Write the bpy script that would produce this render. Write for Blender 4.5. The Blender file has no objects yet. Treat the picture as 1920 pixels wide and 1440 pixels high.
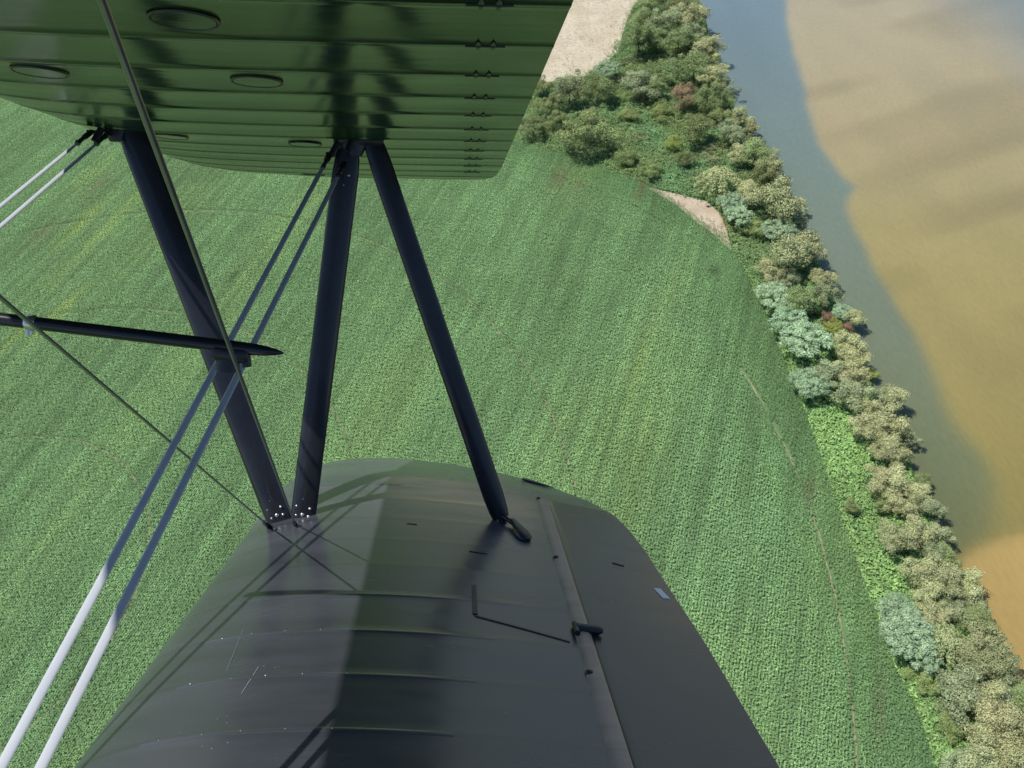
import bpy, math, random
import numpy as np
from mathutils import Vector, Matrix
rng = np.random.default_rng(7); random.seed(7)
S = bpy.context.scene; COL = S.collection

# ------------------------------------------------------------------ camera / frames
F = 1547.0                                   # focal length in photo pixels (photo is 1920 x 1440)
H = 157.5                                    # height above the field, metres
M = np.array([[0.98901586, 0.14780941, 0.0], [-0.10824161, 0.7242615, -0.68097653], [-0.10065474, 0.67349659, 0.73230524]])
AW = np.array([[0.98518129, -0.03621107, 0.16765019], [-0.07526716, 0.78703883, 0.61229464], [-0.15411906, -0.61583978, 0.77265043]])
CAMP = np.array([0.8055, 0.3886, 1.0236])    # eye point in aircraft axes (aft, right, up)
SUN = np.array([-0.40056, 0.10627, 0.91009])

def W(px, py, z=0.0):                        # photo pixel -> world point at height z
    d = M @ np.array([(px - 960) / F, -(py - 720) / F, -1.0])
    t = (z - H) / d[2]
    return np.array([d[0] * t, d[1] * t, z])
def WL(pts, z=0.0): return np.array([W(x, y, z) for x, y in pts])
def depth(p): return float(-(M.T @ (np.asarray(p) - np.array([0, 0, H])))[2])
def toPix(P):                                # P (n,3) -> pixels
    c = (P - np.array([0, 0, H])) @ M
    return 960 + F * c[:, 0] / -c[:, 2], 720 - F * c[:, 1] / -c[:, 2]

# ------------------------------------------------------------------ object helpers
def mesh_np(name, co, quads, smooth=False):
    me = bpy.data.meshes.new(name)
    co = np.ascontiguousarray(co, dtype=np.float32); quads = np.ascontiguousarray(quads, dtype=np.int32)
    n = quads.shape[1]
    me.vertices.add(len(co)); me.vertices.foreach_set('co', co.ravel())
    me.loops.add(quads.size); me.loops.foreach_set('vertex_index', quads.ravel())
    me.polygons.add(len(quads)); me.polygons.foreach_set('loop_start', np.arange(0, quads.size, n, dtype=np.int32))
    me.polygons.foreach_set('loop_total', np.full(len(quads), n, dtype=np.int32))
    me.polygons.foreach_set('use_smooth', np.full(len(quads), smooth))
    me.update(calc_edges=True)
    return me
def colattr(me, rgb, name='tint'):           # per-vertex colour
    a = me.color_attributes.new(name, 'FLOAT_COLOR', 'POINT')
    c = np.ones((len(me.vertices), 4), dtype=np.float32); c[:, :3] = rgb
    a.data.foreach_set('color', c.ravel())
def link(name, me, mat=None, parent=None):
    o = bpy.data.objects.new(name, me); COL.objects.link(o)
    if mat is not None and me is not None: me.materials.clear(); me.materials.append(mat)
    if parent: o.parent = parent
    return o
def tag(o, label=None, cat=None, group=None, kind=None):
    if label: o['label'] = label
    if cat: o['category'] = cat
    if group: o['group'] = group
    if kind: o['kind'] = kind
    return o
class MB:                                    # polygon soup builder
    def __init__(s): s.v = []; s.f = []
    def grid(s, rows, closed=True, caps=True):
        b = len(s.v); n = len(rows[0])
        for r in rows: s.v += [tuple(p) for p in r]
        for i in range(len(rows) - 1):
            for j in range(n if closed else n - 1):
                k = (j + 1) % n
                s.f.append((b + i*n + j, b + i*n + k, b + (i+1)*n + k, b + (i+1)*n + j))
        if caps and closed:
            s.f.append(tuple(b + j for j in range(n))[::-1]); s.f.append(tuple(b + (len(rows)-1)*n + j for j in range(n)))
    def build(s, name, mat, parent=None, smooth=True):
        me = bpy.data.meshes.new(name); me.from_pydata([tuple(map(float, p)) for p in s.v], [], s.f)
        me.update()
        import bmesh
        bm = bmesh.new(); bm.from_mesh(me); bmesh.ops.recalc_face_normals(bm, faces=bm.faces); bm.to_mesh(me); bm.free()
        for p in me.polygons: p.use_smooth = smooth
        o = link(name, me, mat, parent)
        if smooth: me.set_sharp_from_angle(angle=math.radians(40))
        return o
    def tube(s, p0, p1, prof, xdir, scales=None, seg=1):
        p0, p1 = np.array(p0, float), np.array(p1, float); d = p1 - p0; L = np.linalg.norm(d); d /= L
        x = np.array(xdir, float); x -= d * (x @ d); x /= np.linalg.norm(x); y = np.cross(d, x)
        sc = scales or [(0, 1), (1, 1)]
        rows = [[p0 + d * L * t + (x * a + y * b) * k for a, b in prof] for t, k in sc]
        s.grid(rows)
    def dome(s, c, n, r, h):
        n = np.array(n, float); n /= np.linalg.norm(n); a = np.cross(n, [0.3, 0.9, 0.2]); a /= np.linalg.norm(a); b = np.cross(n, a)
        rows = []
        for t in (0, .5, .8, .98):
            rr = r * math.cos(t * math.pi / 2); hh = h * math.sin(t * math.pi / 2)
            rows.append([np.array(c) + n * hh + (a * math.cos(q) + b * math.sin(q)) * rr for q in np.linspace(0, 2*math.pi, 10, endpoint=False)])
        s.grid(rows)
def ell(a, b, n=16): return [(a * math.cos(t), b * math.sin(t)) for t in np.linspace(0, 2*math.pi, n, endpoint=False)]
def foil(c, t, n=24):                        # streamlined strut section, chord c, thickness t
    out = []
    for q in np.linspace(0, 2*math.pi, n, endpoint=False):
        x = math.cos(q); y = math.sin(q) * (1 - .25 * x)
        out.append((x * c / 2, y * t / 2))
    return out

# ------------------------------------------------------------------ materials
def nt(name):
    m = bpy.data.materials.new(name); m.use_nodes = True; t = m.node_tree; t.nodes.clear()
    out = t.nodes.new('ShaderNodeOutputMaterial'); p = t.nodes.new('ShaderNodeBsdfPrincipled')
    t.links.new(p.outputs[0], out.inputs[0]); return m, t, p
def N(t, typ, **kw):
    n = t.nodes.new(typ)
    for k, v in kw.items():
        if k.startswith('i_'): n.inputs[k[2:].replace('_', ' ')].default_value = v
        else: setattr(n, k, v)
    return n
def ramp(t, fac, stops):
    r = t.nodes.new('ShaderNodeValToRGB'); e = r.color_ramp.elements
    while len(e) < len(stops): e.new(.5)
    for q, (p, c) in zip(e, stops): q.position = p; q.color = (*c, 1) if len(c) == 3 else c
    t.links.new(fac, r.inputs[0]); return r
def noise(t, vec, scale, detail=4, rough=.55):
    n = N(t, 'ShaderNodeTexNoise'); n.inputs['Scale'].default_value = scale; n.inputs['Detail'].default_value = detail; n.inputs['Roughness'].default_value = rough
    if vec is not None: t.links.new(vec, n.inputs['Vector'])
    return n
def mixc(t, fac, a, b, mode='MIX'):
    n = N(t, 'ShaderNodeMix', data_type='RGBA', blend_type=mode)
    for s, v in ((0, fac), (6, a), (7, b)):
        if isinstance(v, (int, float)): n.inputs[s].default_value = v
        elif isinstance(v, tuple): n.inputs[s].default_value = (*v, 1)
        else: t.links.new(v, n.inputs[s])
    return n.outputs[2]
def paint(name, col, r0, r1, scale=(3, 3, 3), bump=.0, spec=.5, streak=.35, tint=False, col2=None, coat=None):
    m, t, p = nt(name)
    tc = N(t, 'ShaderNodeTexCoord'); mp = N(t, 'ShaderNodeMapping'); mp.inputs['Scale'].default_value = scale
    t.links.new(tc.outputs['Object'], mp.inputs[0])
    n1 = noise(t, mp.outputs[0], 1.0, 6, .6); n2 = noise(t, tc.outputs['Object'], 60, 3, .6)
    c2 = col2 or tuple(c * (1 + streak * 2) + .004 for c in col)
    rr = ramp(t, n1.outputs[0], [(.3, col), (.75, c2)])
    base = rr.outputs[0]
    if tint:
        a = N(t, 'ShaderNodeAttribute', attribute_name='tint'); base = mixc(t, 1.0, base, a.outputs[0], 'MULTIPLY')
    t.links.new(base, p.inputs['Base Color'])
    mr = N(t, 'ShaderNodeMapRange'); mr.inputs['From Min'].default_value = .3; mr.inputs['From Max'].default_value = .7; mr.inputs['To Min'].default_value = r0; mr.inputs['To Max'].default_value = r1
    t.links.new(n1.outputs[0], mr.inputs[0]); t.links.new(mr.outputs[0], p.inputs['Roughness'])
    p.inputs['Specular IOR Level'].default_value = spec
    if coat:
        p.inputs['Coat Weight'].default_value = coat[0]; p.inputs['Coat IOR'].default_value = 1.48
        mc = N(t, 'ShaderNodeMapRange'); mc.inputs['From Min'].default_value = .3; mc.inputs['From Max'].default_value = .7; mc.inputs['To Min'].default_value = coat[1]; mc.inputs['To Max'].default_value = coat[2]
        n4 = noise(t, mp.outputs[0], 2.0, 5, .6); t.links.new(n4.outputs[0], mc.inputs[0]); t.links.new(mc.outputs[0], p.inputs['Coat Roughness'])
    if bump:
        b = N(t, 'ShaderNodeBump'); b.inputs['Strength'].default_value = bump; b.inputs['Distance'].default_value = .002
        n3 = noise(t, mp.outputs[0], 3.0, 4, .5)
        t.links.new(n3.outputs[0], b.inputs['Height']); t.links.new(b.outputs[0], p.inputs['Normal'])
    return m
def metal(name, col, rough):
    m, t, p = nt(name); tc = N(t, 'ShaderNodeTexCoord'); n = noise(t, tc.outputs['Object'], 14, 4)
    rr = ramp(t, n.outputs[0], [(.3, tuple(c * .75 for c in col)), (.7, col)])
    t.links.new(rr.outputs[0], p.inputs['Base Color']); p.inputs['Metallic'].default_value = .9; p.inputs['Roughness'].default_value = rough
    return m
def leaf(name, rnd=.25, trans=.25, rough=.6, attr=True, spec=.3):
    """foliage: colour from the mesh attribute, varied per object"""
    m, t, p = nt(name)
    a = N(t, 'ShaderNodeAttribute', attribute_name='tint'); oi = N(t, 'ShaderNodeObjectInfo')
    hsv = N(t, 'ShaderNodeHueSaturation')
    mh = N(t, 'ShaderNodeMapRange'); mh.inputs['To Min'].default_value = .5 - rnd * .06; mh.inputs['To Max'].default_value = .5 + rnd * .06
    mv = N(t, 'ShaderNodeMapRange'); mv.inputs['To Min'].default_value = 1 - rnd * .7; mv.inputs['To Max'].default_value = 1 + rnd * .5
    ml = N(t, 'ShaderNodeMath', operation='MULTIPLY'); ml.inputs[1].default_value = 7.31
    fr = N(t, 'ShaderNodeMath', operation='FRACT')
    t.links.new(oi.outputs['Random'], mh.inputs[0]); t.links.new(oi.outputs['Random'], ml.inputs[0]); t.links.new(ml.outputs[0], fr.inputs[0]); t.links.new(fr.outputs[0], mv.inputs[0])
    t.links.new(mh.outputs[0], hsv.inputs['Hue']); t.links.new(mv.outputs[0], hsv.inputs['Value']); t.links.new(a.outputs[0], hsv.inputs['Color'])
    t.links.new(hsv.outputs[0], p.inputs['Base Color']); p.inputs['Roughness'].default_value = rough; p.inputs['Specular IOR Level'].default_value = spec
    if trans:
        tr = N(t, 'ShaderNodeBsdfTranslucent'); t.links.new(hsv.outputs[0], tr.inputs[0])
        mx = N(t, 'ShaderNodeMixShader'); mx.inputs[0].default_value = trans
        t.links.new(p.outputs[0], mx.inputs[1]); t.links.new(tr.outputs[0], mx.inputs[2])
        t.links.new(mx.outputs[0], [n for n in t.nodes if n.type == 'OUTPUT_MATERIAL'][0].inputs[0])
    return m
def ground_mat(name, c1, c2, c3, s1, s2, bump=.5, dist=.3, rough=.9):
    m, t, p = nt(name); g = N(t, 'ShaderNodeNewGeometry')
    n1 = noise(t, g.outputs['Position'], s1, 5); n2 = noise(t, g.outputs['Position'], s2, 4, .7)
    a = ramp(t, n1.outputs[0], [(.38, c1), (.62, c2)]); b = ramp(t, n2.outputs[0], [(.5, (0, 0, 0)), (.68, (1, 1, 1))])
    c = mixc(t, b.outputs[0], a.outputs[0], c3)
    t.links.new(c, p.inputs['Base Color']); p.inputs['Roughness'].default_value = rough; p.inputs['Specular IOR Level'].default_value = .15
    bp = N(t, 'ShaderNodeBump'); bp.inputs['Strength'].default_value = bump; bp.inputs['Distance'].default_value = dist
    t.links.new(n2.outputs[0], bp.inputs['Height']); t.links.new(bp.outputs[0], p.inputs['Normal'])
    return m

MAT = {}
MAT['wing_low'] = paint('satin_black_wing_paint', (.030, .033, .042), .36, .52, (1.2, 5, 3), bump=.2, streak=.45, tint=True, spec=.45, coat=(.85, .14, .32))
MAT['aileron'] = paint('aileron_paint_tilt_tone', (.036, .033, .036), .36, .5, (1.2, 5, 3), bump=.2, streak=.4, tint=True, spec=.4, coat=(.6, .15, .3))  # wing paint made browner to imitate the tilted surface's different reflection
MAT['wing_up'] = paint('gloss_dark_green_wing_paint', (.008, .030, .004), .12, .26, (1.0, 7, 3), bump=.4, streak=.5, tint=True, spec=.24)
MAT['strut'] = paint('gloss_black_strut_paint', (.010, .011, .015), .16, .30, (4, 4, 4), bump=.15, streak=.4)
MAT['black'] = paint('black_fitting_paint', (.010, .011, .013), .3, .45, (20, 20, 20), streak=.5)
MAT['wire'] = paint('pale_wire_enamel', (.46, .49, .54), .28, .4, (9, 9, 9), streak=.04, spec=.8)
MAT['darksteel'] = metal('tarnished_wire_steel', (.30, .31, .29), .3)
MAT['steel'] = metal('brushed_steel_wire', (.62, .64, .66), .34)
MAT['bright'] = metal('worn_bright_steel', (.75, .74, .70), .28)
MAT['strip'] = paint('nose_reflection_gap_strip', (.27, .20, .16), .35, .5, (3, 12, 3), streak=.4)  # brown stands in for light reflected by the rounded aileron nose
MAT['white'] = paint('white_sticker', (.7, .72, .74), .4, .5, (20, 20, 20), streak=.02)
MAT['scratch'] = paint('bare_scratch', (.32, .33, .34), .4, .5, (20, 20, 20), streak=.2)

# ------------------------------------------------------------------ the biplane
root = bpy.data.objects.new('biplane', None); COL.objects.link(root)
loc = np.array([0, 0, H]) - AW @ CAMP
root.matrix_world = Matrix([[*AW[0], loc[0]], [*AW[1], loc[1]], [*AW[2], loc[2]], [0, 0, 0, 1]])
tag(root, 'black biplane banking over the field, wings joined by dark struts and steel wires', 'biplane')

def yt(x, t): return 5 * t * (.2969 * np.sqrt(np.maximum(x, 0)) - .126 * x - .3516 * x**2 + .2843 * x**3 - .1036 * x**4)
def camb(x, m=.02, p=.4): return np.where(x < p, m / p**2 * (2*p*x - x**2), m / (1-p)**2 * (1 - 2*p + 2*p*x - x**2))

U_LE = ([-1.2, 4.05, 4.33, 4.69, 4.92, 5.05, 5.13, 5.17, 5.19], [-.56, -.56, -.555, -.535, -.45, -.36, -.27, -.17, -.06])
U_TE = ([-1.2, 4.08, 4.44, 4.58, 4.70, 4.77, 4.86, 5.0, 5.12, 5.17, 5.19], [.972, .97, .96, .945, .90, .81, .61, .38, .17, .05, -.04])
L_LE = ([.4, 3.9, 4.15, 4.29, 4.40, 4.46, 4.50, 4.515], [.0, .02, .05, .10, .16, .23, .32, .42])
L_TE = ([.4, 2.6, 3.05, 3.27, 3.49, 3.68, 3.87, 4.12, 4.28, 4.42, 4.49, 4.515], [1.52, 1.515, 1.50, 1.495, 1.48, 1.45, 1.37, 1.19, 1.0, .77, .56, .44])
def zU(x, y): return 1.442 - .04 * (x - .44) + 0 * y
def zL(x, y): return -.022 - .012 * (x - .6) + .0287 * (y - 3.36)
def ribs_sta(y0, y1, ribs, sub=7, tape=.012):
    ys = set([y0, y1])
    rb = [r for r in ribs if y0 < r < y1]
    for r in rb: ys |= {r - tape, r - tape*.6, r, r + tape*.6, r + tape}
    e = [y0] + rb + [y1]
    for a, b in zip(e[:-1], e[1:]):
        for k in range(1, sub): ys.add(a + (b - a) * k / sub)
    return sorted(ys)
def tipf(y, ytip, w): return np.clip((ytip - y) / w, 0, 1) ** .5
def wing(name, mat, LE, TE, zf, thick, tipy, tipw, ystas, ribs, sag_up, sag_dn, ridge, xcut=None, ycut=None, nch=46):
    xs = (1 - np.cos(np.linspace(0, math.pi, nch))) / 2
    rows = []; tint = []
    ribs = np.array(ribs)
    for (y, cut) in ystas:
        le = np.interp(y, *LE); te = np.interp(y, *TE); c = max(te - le, .004)
        xe = te if not cut else xcut
        x = le + (xe - le) * xs; u = (x - le) / c
        tf = tipf(y, tipy, tipw); th = yt(u, thick) * 1.5 * tf if c > .5 else yt(u, thick) * c * tf
        th = yt(u, thick) * min(c, 1.5) * tf; cm = camb(u) * min(c, 1.5) * tf
        k = np.searchsorted(ribs, y); a = ribs[max(k-1, 0)]; b = ribs[min(k, len(ribs)-1)]
        d = min(abs(y - a), abs(y - b)); sp = (b - a) if b > a else .25
        s = math.sin(math.pi * min(d / max(sp, .01), .5)) if b > a else 0
        if name == 'lower_wing': s *= 1.0 if y < 2.5 else max(.15, 1 - (y - 2.5) / .7)
        taper = np.clip(np.minimum(u / .12, (1 - u) / .10), 0, 1)
        rd = ridge * (1 if d < .0075 else 0) * (.25 if name == 'lower_wing' and y > 2.75 else 1) * np.clip(u / .05, 0, 1)
        z = zf(x, y)
        up = z + cm + th - sag_up * s * taper + rd; dn = z + cm - th + sag_dn * s * taper - rd
        ring = [(x[i], y, up[i]) for i in range(nch)] + [(x[i], y, dn[i]) for i in range(nch - 1, 0, -1)]
        rows.append(ring)
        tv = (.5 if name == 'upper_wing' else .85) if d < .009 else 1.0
        if name == 'lower_wing':              # outer wing tinted lighter, imitating the bright grazing reflection near the tip
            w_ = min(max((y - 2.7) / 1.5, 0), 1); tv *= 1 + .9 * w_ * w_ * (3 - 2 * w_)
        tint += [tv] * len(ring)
    mb = MB(); mb.grid(rows, closed=True, caps=True)
    me = bpy.data.meshes.new(name); me.from_pydata([tuple(map(float, p)) for p in mb.v], [], mb.f); me.update()
    import bmesh
    bm = bmesh.new(); bm.from_mesh(me); bmesh.ops.recalc_face_normals(bm, faces=bm.faces); bm.to_mesh(me); bm.free()
    for p in me.polygons: p.use_smooth = True
    o = link(name, me, mat, root); me.set_sharp_from_angle(angle=math.radians(50))
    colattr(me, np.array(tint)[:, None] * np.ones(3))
    return o
U_RIBS = [1.753 + .2534 * k for k in range(-11, 14) if 1.753 + .2534 * k < 5.1]
stU = [(y, False) for y in ribs_sta(-1.2, 4.6, U_RIBS)] + [(y, False) for y in (4.64, 4.68, 4.72, 4.76, 4.785, 4.794, 4.8, 4.82, 4.85, 4.89, 4.93, 4.97, 5.01, 5.04, 5.07, 5.10, 5.125, 5.145, 5.16, 5.172, 5.18, 5.186, 5.19)]
wing('upper_wing', MAT['wing_up'], U_LE, U_TE, zU, .105, 5.195, .75, sorted(set(stU)), U_RIBS, .003, .0034, .0016)
L_RIBS = [1.99 + .218 * k for k in range(-7, 11)]
stL = [(y, True) for y in ribs_sta(.4, 3.72, L_RIBS, 6)] + [(y, False) for y in ribs_sta(3.7201, 4.2, L_RIBS, 6)] + [(y, False) for y in (4.24, 4.28, 4.31, 4.34, 4.37, 4.40, 4.42, 4.44, 4.455, 4.47, 4.48, 4.49, 4.50, 4.507, 4.512, 4.515)]
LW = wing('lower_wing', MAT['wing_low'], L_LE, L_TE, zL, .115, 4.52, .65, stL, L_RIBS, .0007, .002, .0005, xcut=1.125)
def low_top(x, y):                           # height of the lower wing's upper surface
    le = np.interp(y, *L_LE); te = np.interp(y, *L_TE); u = (x - le) / (te - le); tf = tipf(y, 4.52, .65)
    return float(zL(x, y) + (camb(np.array(u)) + yt(np.array(u), .115)) * min(te - le, 1.5) * tf)
def up_bot(x, y):
    le = np.interp(y, *U_LE); te = np.interp(y, *U_TE); u = (x - le) / (te - le); tf = tipf(y, 5.195, .75)
    return float(zU(x, y) + (camb(np.array(u)) - yt(np.array(u), .105)) * min(te - le, 1.5) * tf)
# aileron: own body behind the gap, rounded nose
mb = MB(); rows = []
for y in np.linspace(.8, 3.705, 60):
    te = np.interp(y, *L_TE); xs = 1.142 + (te - 1.142) * (1 - np.cos(np.linspace(0, math.pi/2, 18)))
    ring = []
    le = np.interp(y, *L_LE)
    def th(x):
        u = (x - le) / (te - le); return float(camb(np.array(u)) * 1.5), float(yt(np.array(u), .115)) * 1.5
    nose = np.clip((xs - 1.142) / .035, 0, 1) ** .5
    up = [(x, y, zL(x, y) + th(x)[0] + th(x)[1] * n + .002 * n) for x, n in zip(xs, nose)]
    dn = [(x, y, zL(x, y) + th(x)[0] - th(x)[1] * n) for x, n in zip(xs, nose)]
    rows.append(up + dn[:0:-1])
mb.grid(rows)
ail = mb.build('aileron', MAT['aileron'], root); colattr(ail.data, (1, 1, 1))
tag(ail, 'dark aileron along the trailing edge, with a white sticker at its rim')
# strip over the gap, reflection off the aileron nose painted as brown
mb = MB()
rows = []
for y in np.linspace(1.2, 3.70, 50):
    w = .021; z = low_top(1.125, y)
    rows.append([(1.137 + a, y, z + b) for a, b in ((-.016, -.004), (-.008, .003), (.010, .0055), (.026, .004), (.034, -.004), (.010, -.008))])
mb.grid(rows); tag(mb.build('gap_strip', MAT['strip'], root), 'strip over the aileron gap, nose reflection painted brown')
# hinges on the gap
for y, r in ((3.715, .010), (3.05, .013), (2.30, .013)):
    mb = MB(); mb.dome((1.134, y, low_top(1.125, y) - .002), (0, 0, 1), r, .012); mb.build('aileron_hinge', MAT['black'], root)
mb = MB(); y = 2.52; zz = low_top(1.125, y)
mb.tube((1.125, y + .012, zz + .008), (1.205, y - .005, zz + .004), ell(.016, .012), (0, 1, 0), [(0, .5), (.08, 1), (.85, 1), (1, .5)])
mb.tube((1.13, y + .03, zz + .01), (1.13, y - .03, zz + .01), ell(.008, .008), (1, 0, 0))
mb.build('aileron_hinge', MAT['black'], root)
# small blade at the tip rim, sticker, slots, panel lines
mb = MB(); p0 = np.array((1.10, 4.12, low_top(1.10, 4.12) + .006)); p1 = np.array((1.235, 4.02, low_top(1.15, 4.02) - .01))
mb.tube(p0, p1, ell(.005, .014), (0, 0, 1), [(0, .9), (.1, 1), (.7, .8), (1, .1)]); mb.build('tip_blade', MAT['black'], root)
def strip_on(name, mat, pts, w, h=.0025, parent=root, top=low_top):
    mb = MB(); P = np.array(pts, float); rows = []
    for i, p in enumerate(P):
        d = P[min(i+1, len(P)-1)] - P[max(i-1, 0)]; n = np.array([-d[1], d[0]]); n /= np.linalg.norm(n)
        a = p + n * w / 2; b = p - n * w / 2
        rows.append([(a[0], a[1], top(*a) - .002), (a[0], a[1], top(*a) + h), (b[0], b[1], top(*b) + h), (b[0], b[1], top(*b) - .002)])
    mb.grid(rows); return mb.build(name, mat, parent, smooth=False)
def seg(a, b, n=10): return [tuple(np.array(a) + (np.array(b) - np.array(a)) * t) for t in np.linspace(0, 1, n)]
strip_on('panel_slot', MAT['black'], seg((.852, 2.745), (.853, 2.555)), .013, .003)
strip_on('panel_slot', MAT['black'], seg((.853, 2.545), (1.105, 2.455)), .006, .002)
strip_on('panel_slot', MAT['black'], seg((.62, 3.24), (.655, 3.235), 4), .006, .002)
strip_on('panel_slot', MAT['black'], seg((.84, 3.02), (.90, 3.01), 4), .006, .002)
def ail_top(x, y): return low_top(x, y) + .002
strip_on('panel_slot', MAT['black'], seg((1.335, 3.09), (1.375, 3.08), 4), .006, .003, ail, ail_top)
strip_on('sticker', MAT['white'], seg((1.455, 2.93), (1.47, 2.86), 4), .026, .002, ail, ail_top)
# rib tapes with screws on the inner lower wing
for k, y in enumerate([1.99, 2.208, 2.426, 2.644]):
    mb = MB(); P = np.linspace(.16, .80 + .05 * k, 26); rows = []
    for x in P:
        z = low_top(x, y); w = .011
        rows.append([(x, y - w, z - .001), (x, y - w*.6, z + .0011), (x, y + w*.6, z + .0011), (x, y + w, z - .001)])
    mb.grid(rows, closed=False)
    tp = mb.build('rib_tape', MAT['wing_low'], root); colattr(tp.data, (1.1, 1.1, 1.1))
    if k < 3:
        for x in np.arange(.20, .56, .085):
            mb = MB(); mb.dome((x + random.uniform(-.01, .01), y, low_top(x, y) + .0015), (0, 0, 1), random.choice((.0012, .0018)), .0014); mb.build('screw', MAT['steel'], tp)
for a, b, w in (((.245, 2.47), (.262, 2.25), .0005), ((.335, 2.255), (.325, 2.14), .0009)):
    strip_on('paint_scratch', MAT['scratch'], seg(a, b), w, .0008)
for cx, cy in ((.33, 2.06), (.345, 1.94), (.36, 2.235)):
    for _ in range(3):
        x = cx + random.gauss(0, .022); y = cy + random.gauss(0, .025); mb = MB(); mb.dome((x, y, low_top(x, y) - .001), (0, 0, 1), random.uniform(.0007, .0014), .0012); mb.build('paint_chip', MAT['scratch'], LW)

# inspection rings and rib clips under the upper wing
for (x, y) in ((.33, 1.892), (-.14, 2.37), (.332, 2.384), (-.2, 3.38), (.244, 3.44), (.05, 4.70)):
    r = .052
    mb = MB(); rows = []
    for q in np.linspace(0, 2*math.pi, 33):
        c, s = math.cos(q), math.sin(q)
        rows.append([(x + c * rr, y + s * rr, up_bot(x + c * rr, y + s * rr) - h) for rr, h in ((r*1.03, -.001), (r*1.05, .0022), (r*1.10, .0022), (r*1.13, -.001))])
    mb.grid(rows, closed=False); ring = mb.build('inspection_ring', MAT['black'], root)
    mb = MB(); rows = []
    for rr in (.001, r*.5, r*1.0):
        rows.append([(x + rr*math.cos(q), y + rr*math.sin(q), up_bot(x + rr*math.cos(q), y + rr*math.sin(q)) - .0012) for q in np.linspace(0, 2*math.pi, 24, endpoint=False)])
    mb.grid(rows, caps=False); cv = mb.build('cover_plate', MAT['wing_up'], ring); colattr(cv.data, (.55, .55, .55))
for k in range(-1, 11):
    y = 1.753 + .2534 * k; x = .845
    mb = MB(); s = .011
    for sg in (1, -1):
        for dx in (-.016, .012):
            z = up_bot(x + dx, y + sg * .018) - .002
            mb.tube((x + dx, y + sg*.006, z), (x + dx, y + sg*.030, z), ell(.0055, .0015), (1, 0, 0), [(0, 1), (.5, .7), (1, .1)])
    mb.tube((x - .04, y, up_bot(x - .04, y) - .002), (x + .035, y, up_bot(x + .035, y) - .002), ell(.003, .002), (0, 1, 0))
    mb.build('rib_clip', MAT['black'], root)

# struts
UF = np.array((-.343, 3.353, 1.43)); UR = np.array((.442, 3.353, 1.405)); LF = np.array((.194, 3.361, .05)); LR = np.array((.98, 3.361, .05))
bolt_me = None
def strut(name, a, b, c, t, label, bolts=None):
    mb = MB(); mb.tube(a, b, foil(c, t), (1, 0, 0), [(0, .80), (.02, .92), (.06, 1), (.94, 1), (.98, .92), (1, .8)])
    o = mb.build(name, MAT['strut'], root); tag(o, label)
    return o
def bolts(parent, a, b, c, t, ts):
    a, b = np.array(a), np.array(b); d = b - a; L = np.linalg.norm(d); d /= L; x = np.array([1., 0, 0]); x -= d * (x @ d); x /= np.linalg.norm(x); n = np.cross(d, x)
    if n[1] > 0: n = -n                      # towards the cockpit
    for (s, w, r) in ts:
        mb = MB(); mb.dome(a + d * s + x * w + n * t * .40, n, r, r * .8); mb.build('bolt', MAT['steel'], parent)
fs = strut('front_strut', LF + (-.036, 0, -.03), UF + (.014, 0, .02), .098, .040, 'front strut between the wings, broad black blade')
ds = strut('diagonal_strut', LF + (.030, 0, -.03), UR + (-.035, 0, -.02), .092, .038, 'diagonal strut from lower front to upper rear fitting')
rs = strut('rear_strut', LR + (-.02, .0, .02), UR + (.048, 0, .015), .078, .036, 'slim rear strut ending in a rod')
pat = [(.05, -.022, .0055), (.05, .022, .0055), (.055, .0, .009), (.085, -.024, .0055), (.08, .024, .0055), (.115, -.004, .0055)]
bolts(ds, LF + (.030, 0, -.02), UR + (-.035, 0, -.02), .092, .038, pat); bolts(fs, LF + (-.036, 0, -.02), UF, .098, .040, pat)
bolts(ds, UR + (-.035, 0, -.02), LF + (.045, 0, 0), .092, .038, [(.08, -.012, .006), (.085, .014, .005), (.12, 0, .005)])
# strut fittings
mb = MB(); a = LR + (-.02, 0, .03); b = np.array((1.005, 3.30, low_top(1.0, 3.30) + .015)); e = np.array((1.045, 3.17, low_top(1.045, 3.17) + .006))
mb.tube(a, b, ell(.009, .009), (1, 0, 0)); mb.tube(a + (0, 0, -.012), a + (.004, -.02, -.03), ell(.02, .014), (1, 0, 0))
mb.tube(b + (-.005, .02, .01), e, ell(.026, .014), (1, 0, 0), [(0, .35), (.25, .6), (.7, 1), (.9, .95), (1, .5)]); mb.build('rear_strut_fitting', MAT['black'], root)
for nm, c, w in (('upper_front_fitting', UF, .075), ('upper_rear_fitting', UR, .085)):
    mb = MB(); mb.tube(c + (-w, 0, .012), c + (w, 0, .010), ell(.030, .020), (0, 1, 0), [(0, .35), (.15, .9), (.85, .9), (1, .4)])
    mb.tube(c + (-.02, 0, .03), c + (-.02, 0, -.04), ell(.05, .022), (1, 0, 0), [(0, 1.2), (.5, 1), (1, .6)])
    mb.tube(c + (-.06, -.01, .02), c + (-.09, -.03, -.045), ell(.012, .008), (1, 0, 0)); mb.tube(c + (-.015, -.03, .03), c + (-.03, -.06, -.03), ell(.010, .008), (1, 0, 0))
    mb.build(nm, MAT['black'], root)
mb = MB(); c = LF + (0, 0, -.03)
mb.tube(c + (-.10, 0, 0), c + (.09, 0, 0), ell(.03, .022), (0, 1, 0), [(0, .5), (.1, 1), (.9, 1), (1, .5)]); mb.build('lower_front_fitting', MAT['black'], root)

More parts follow.
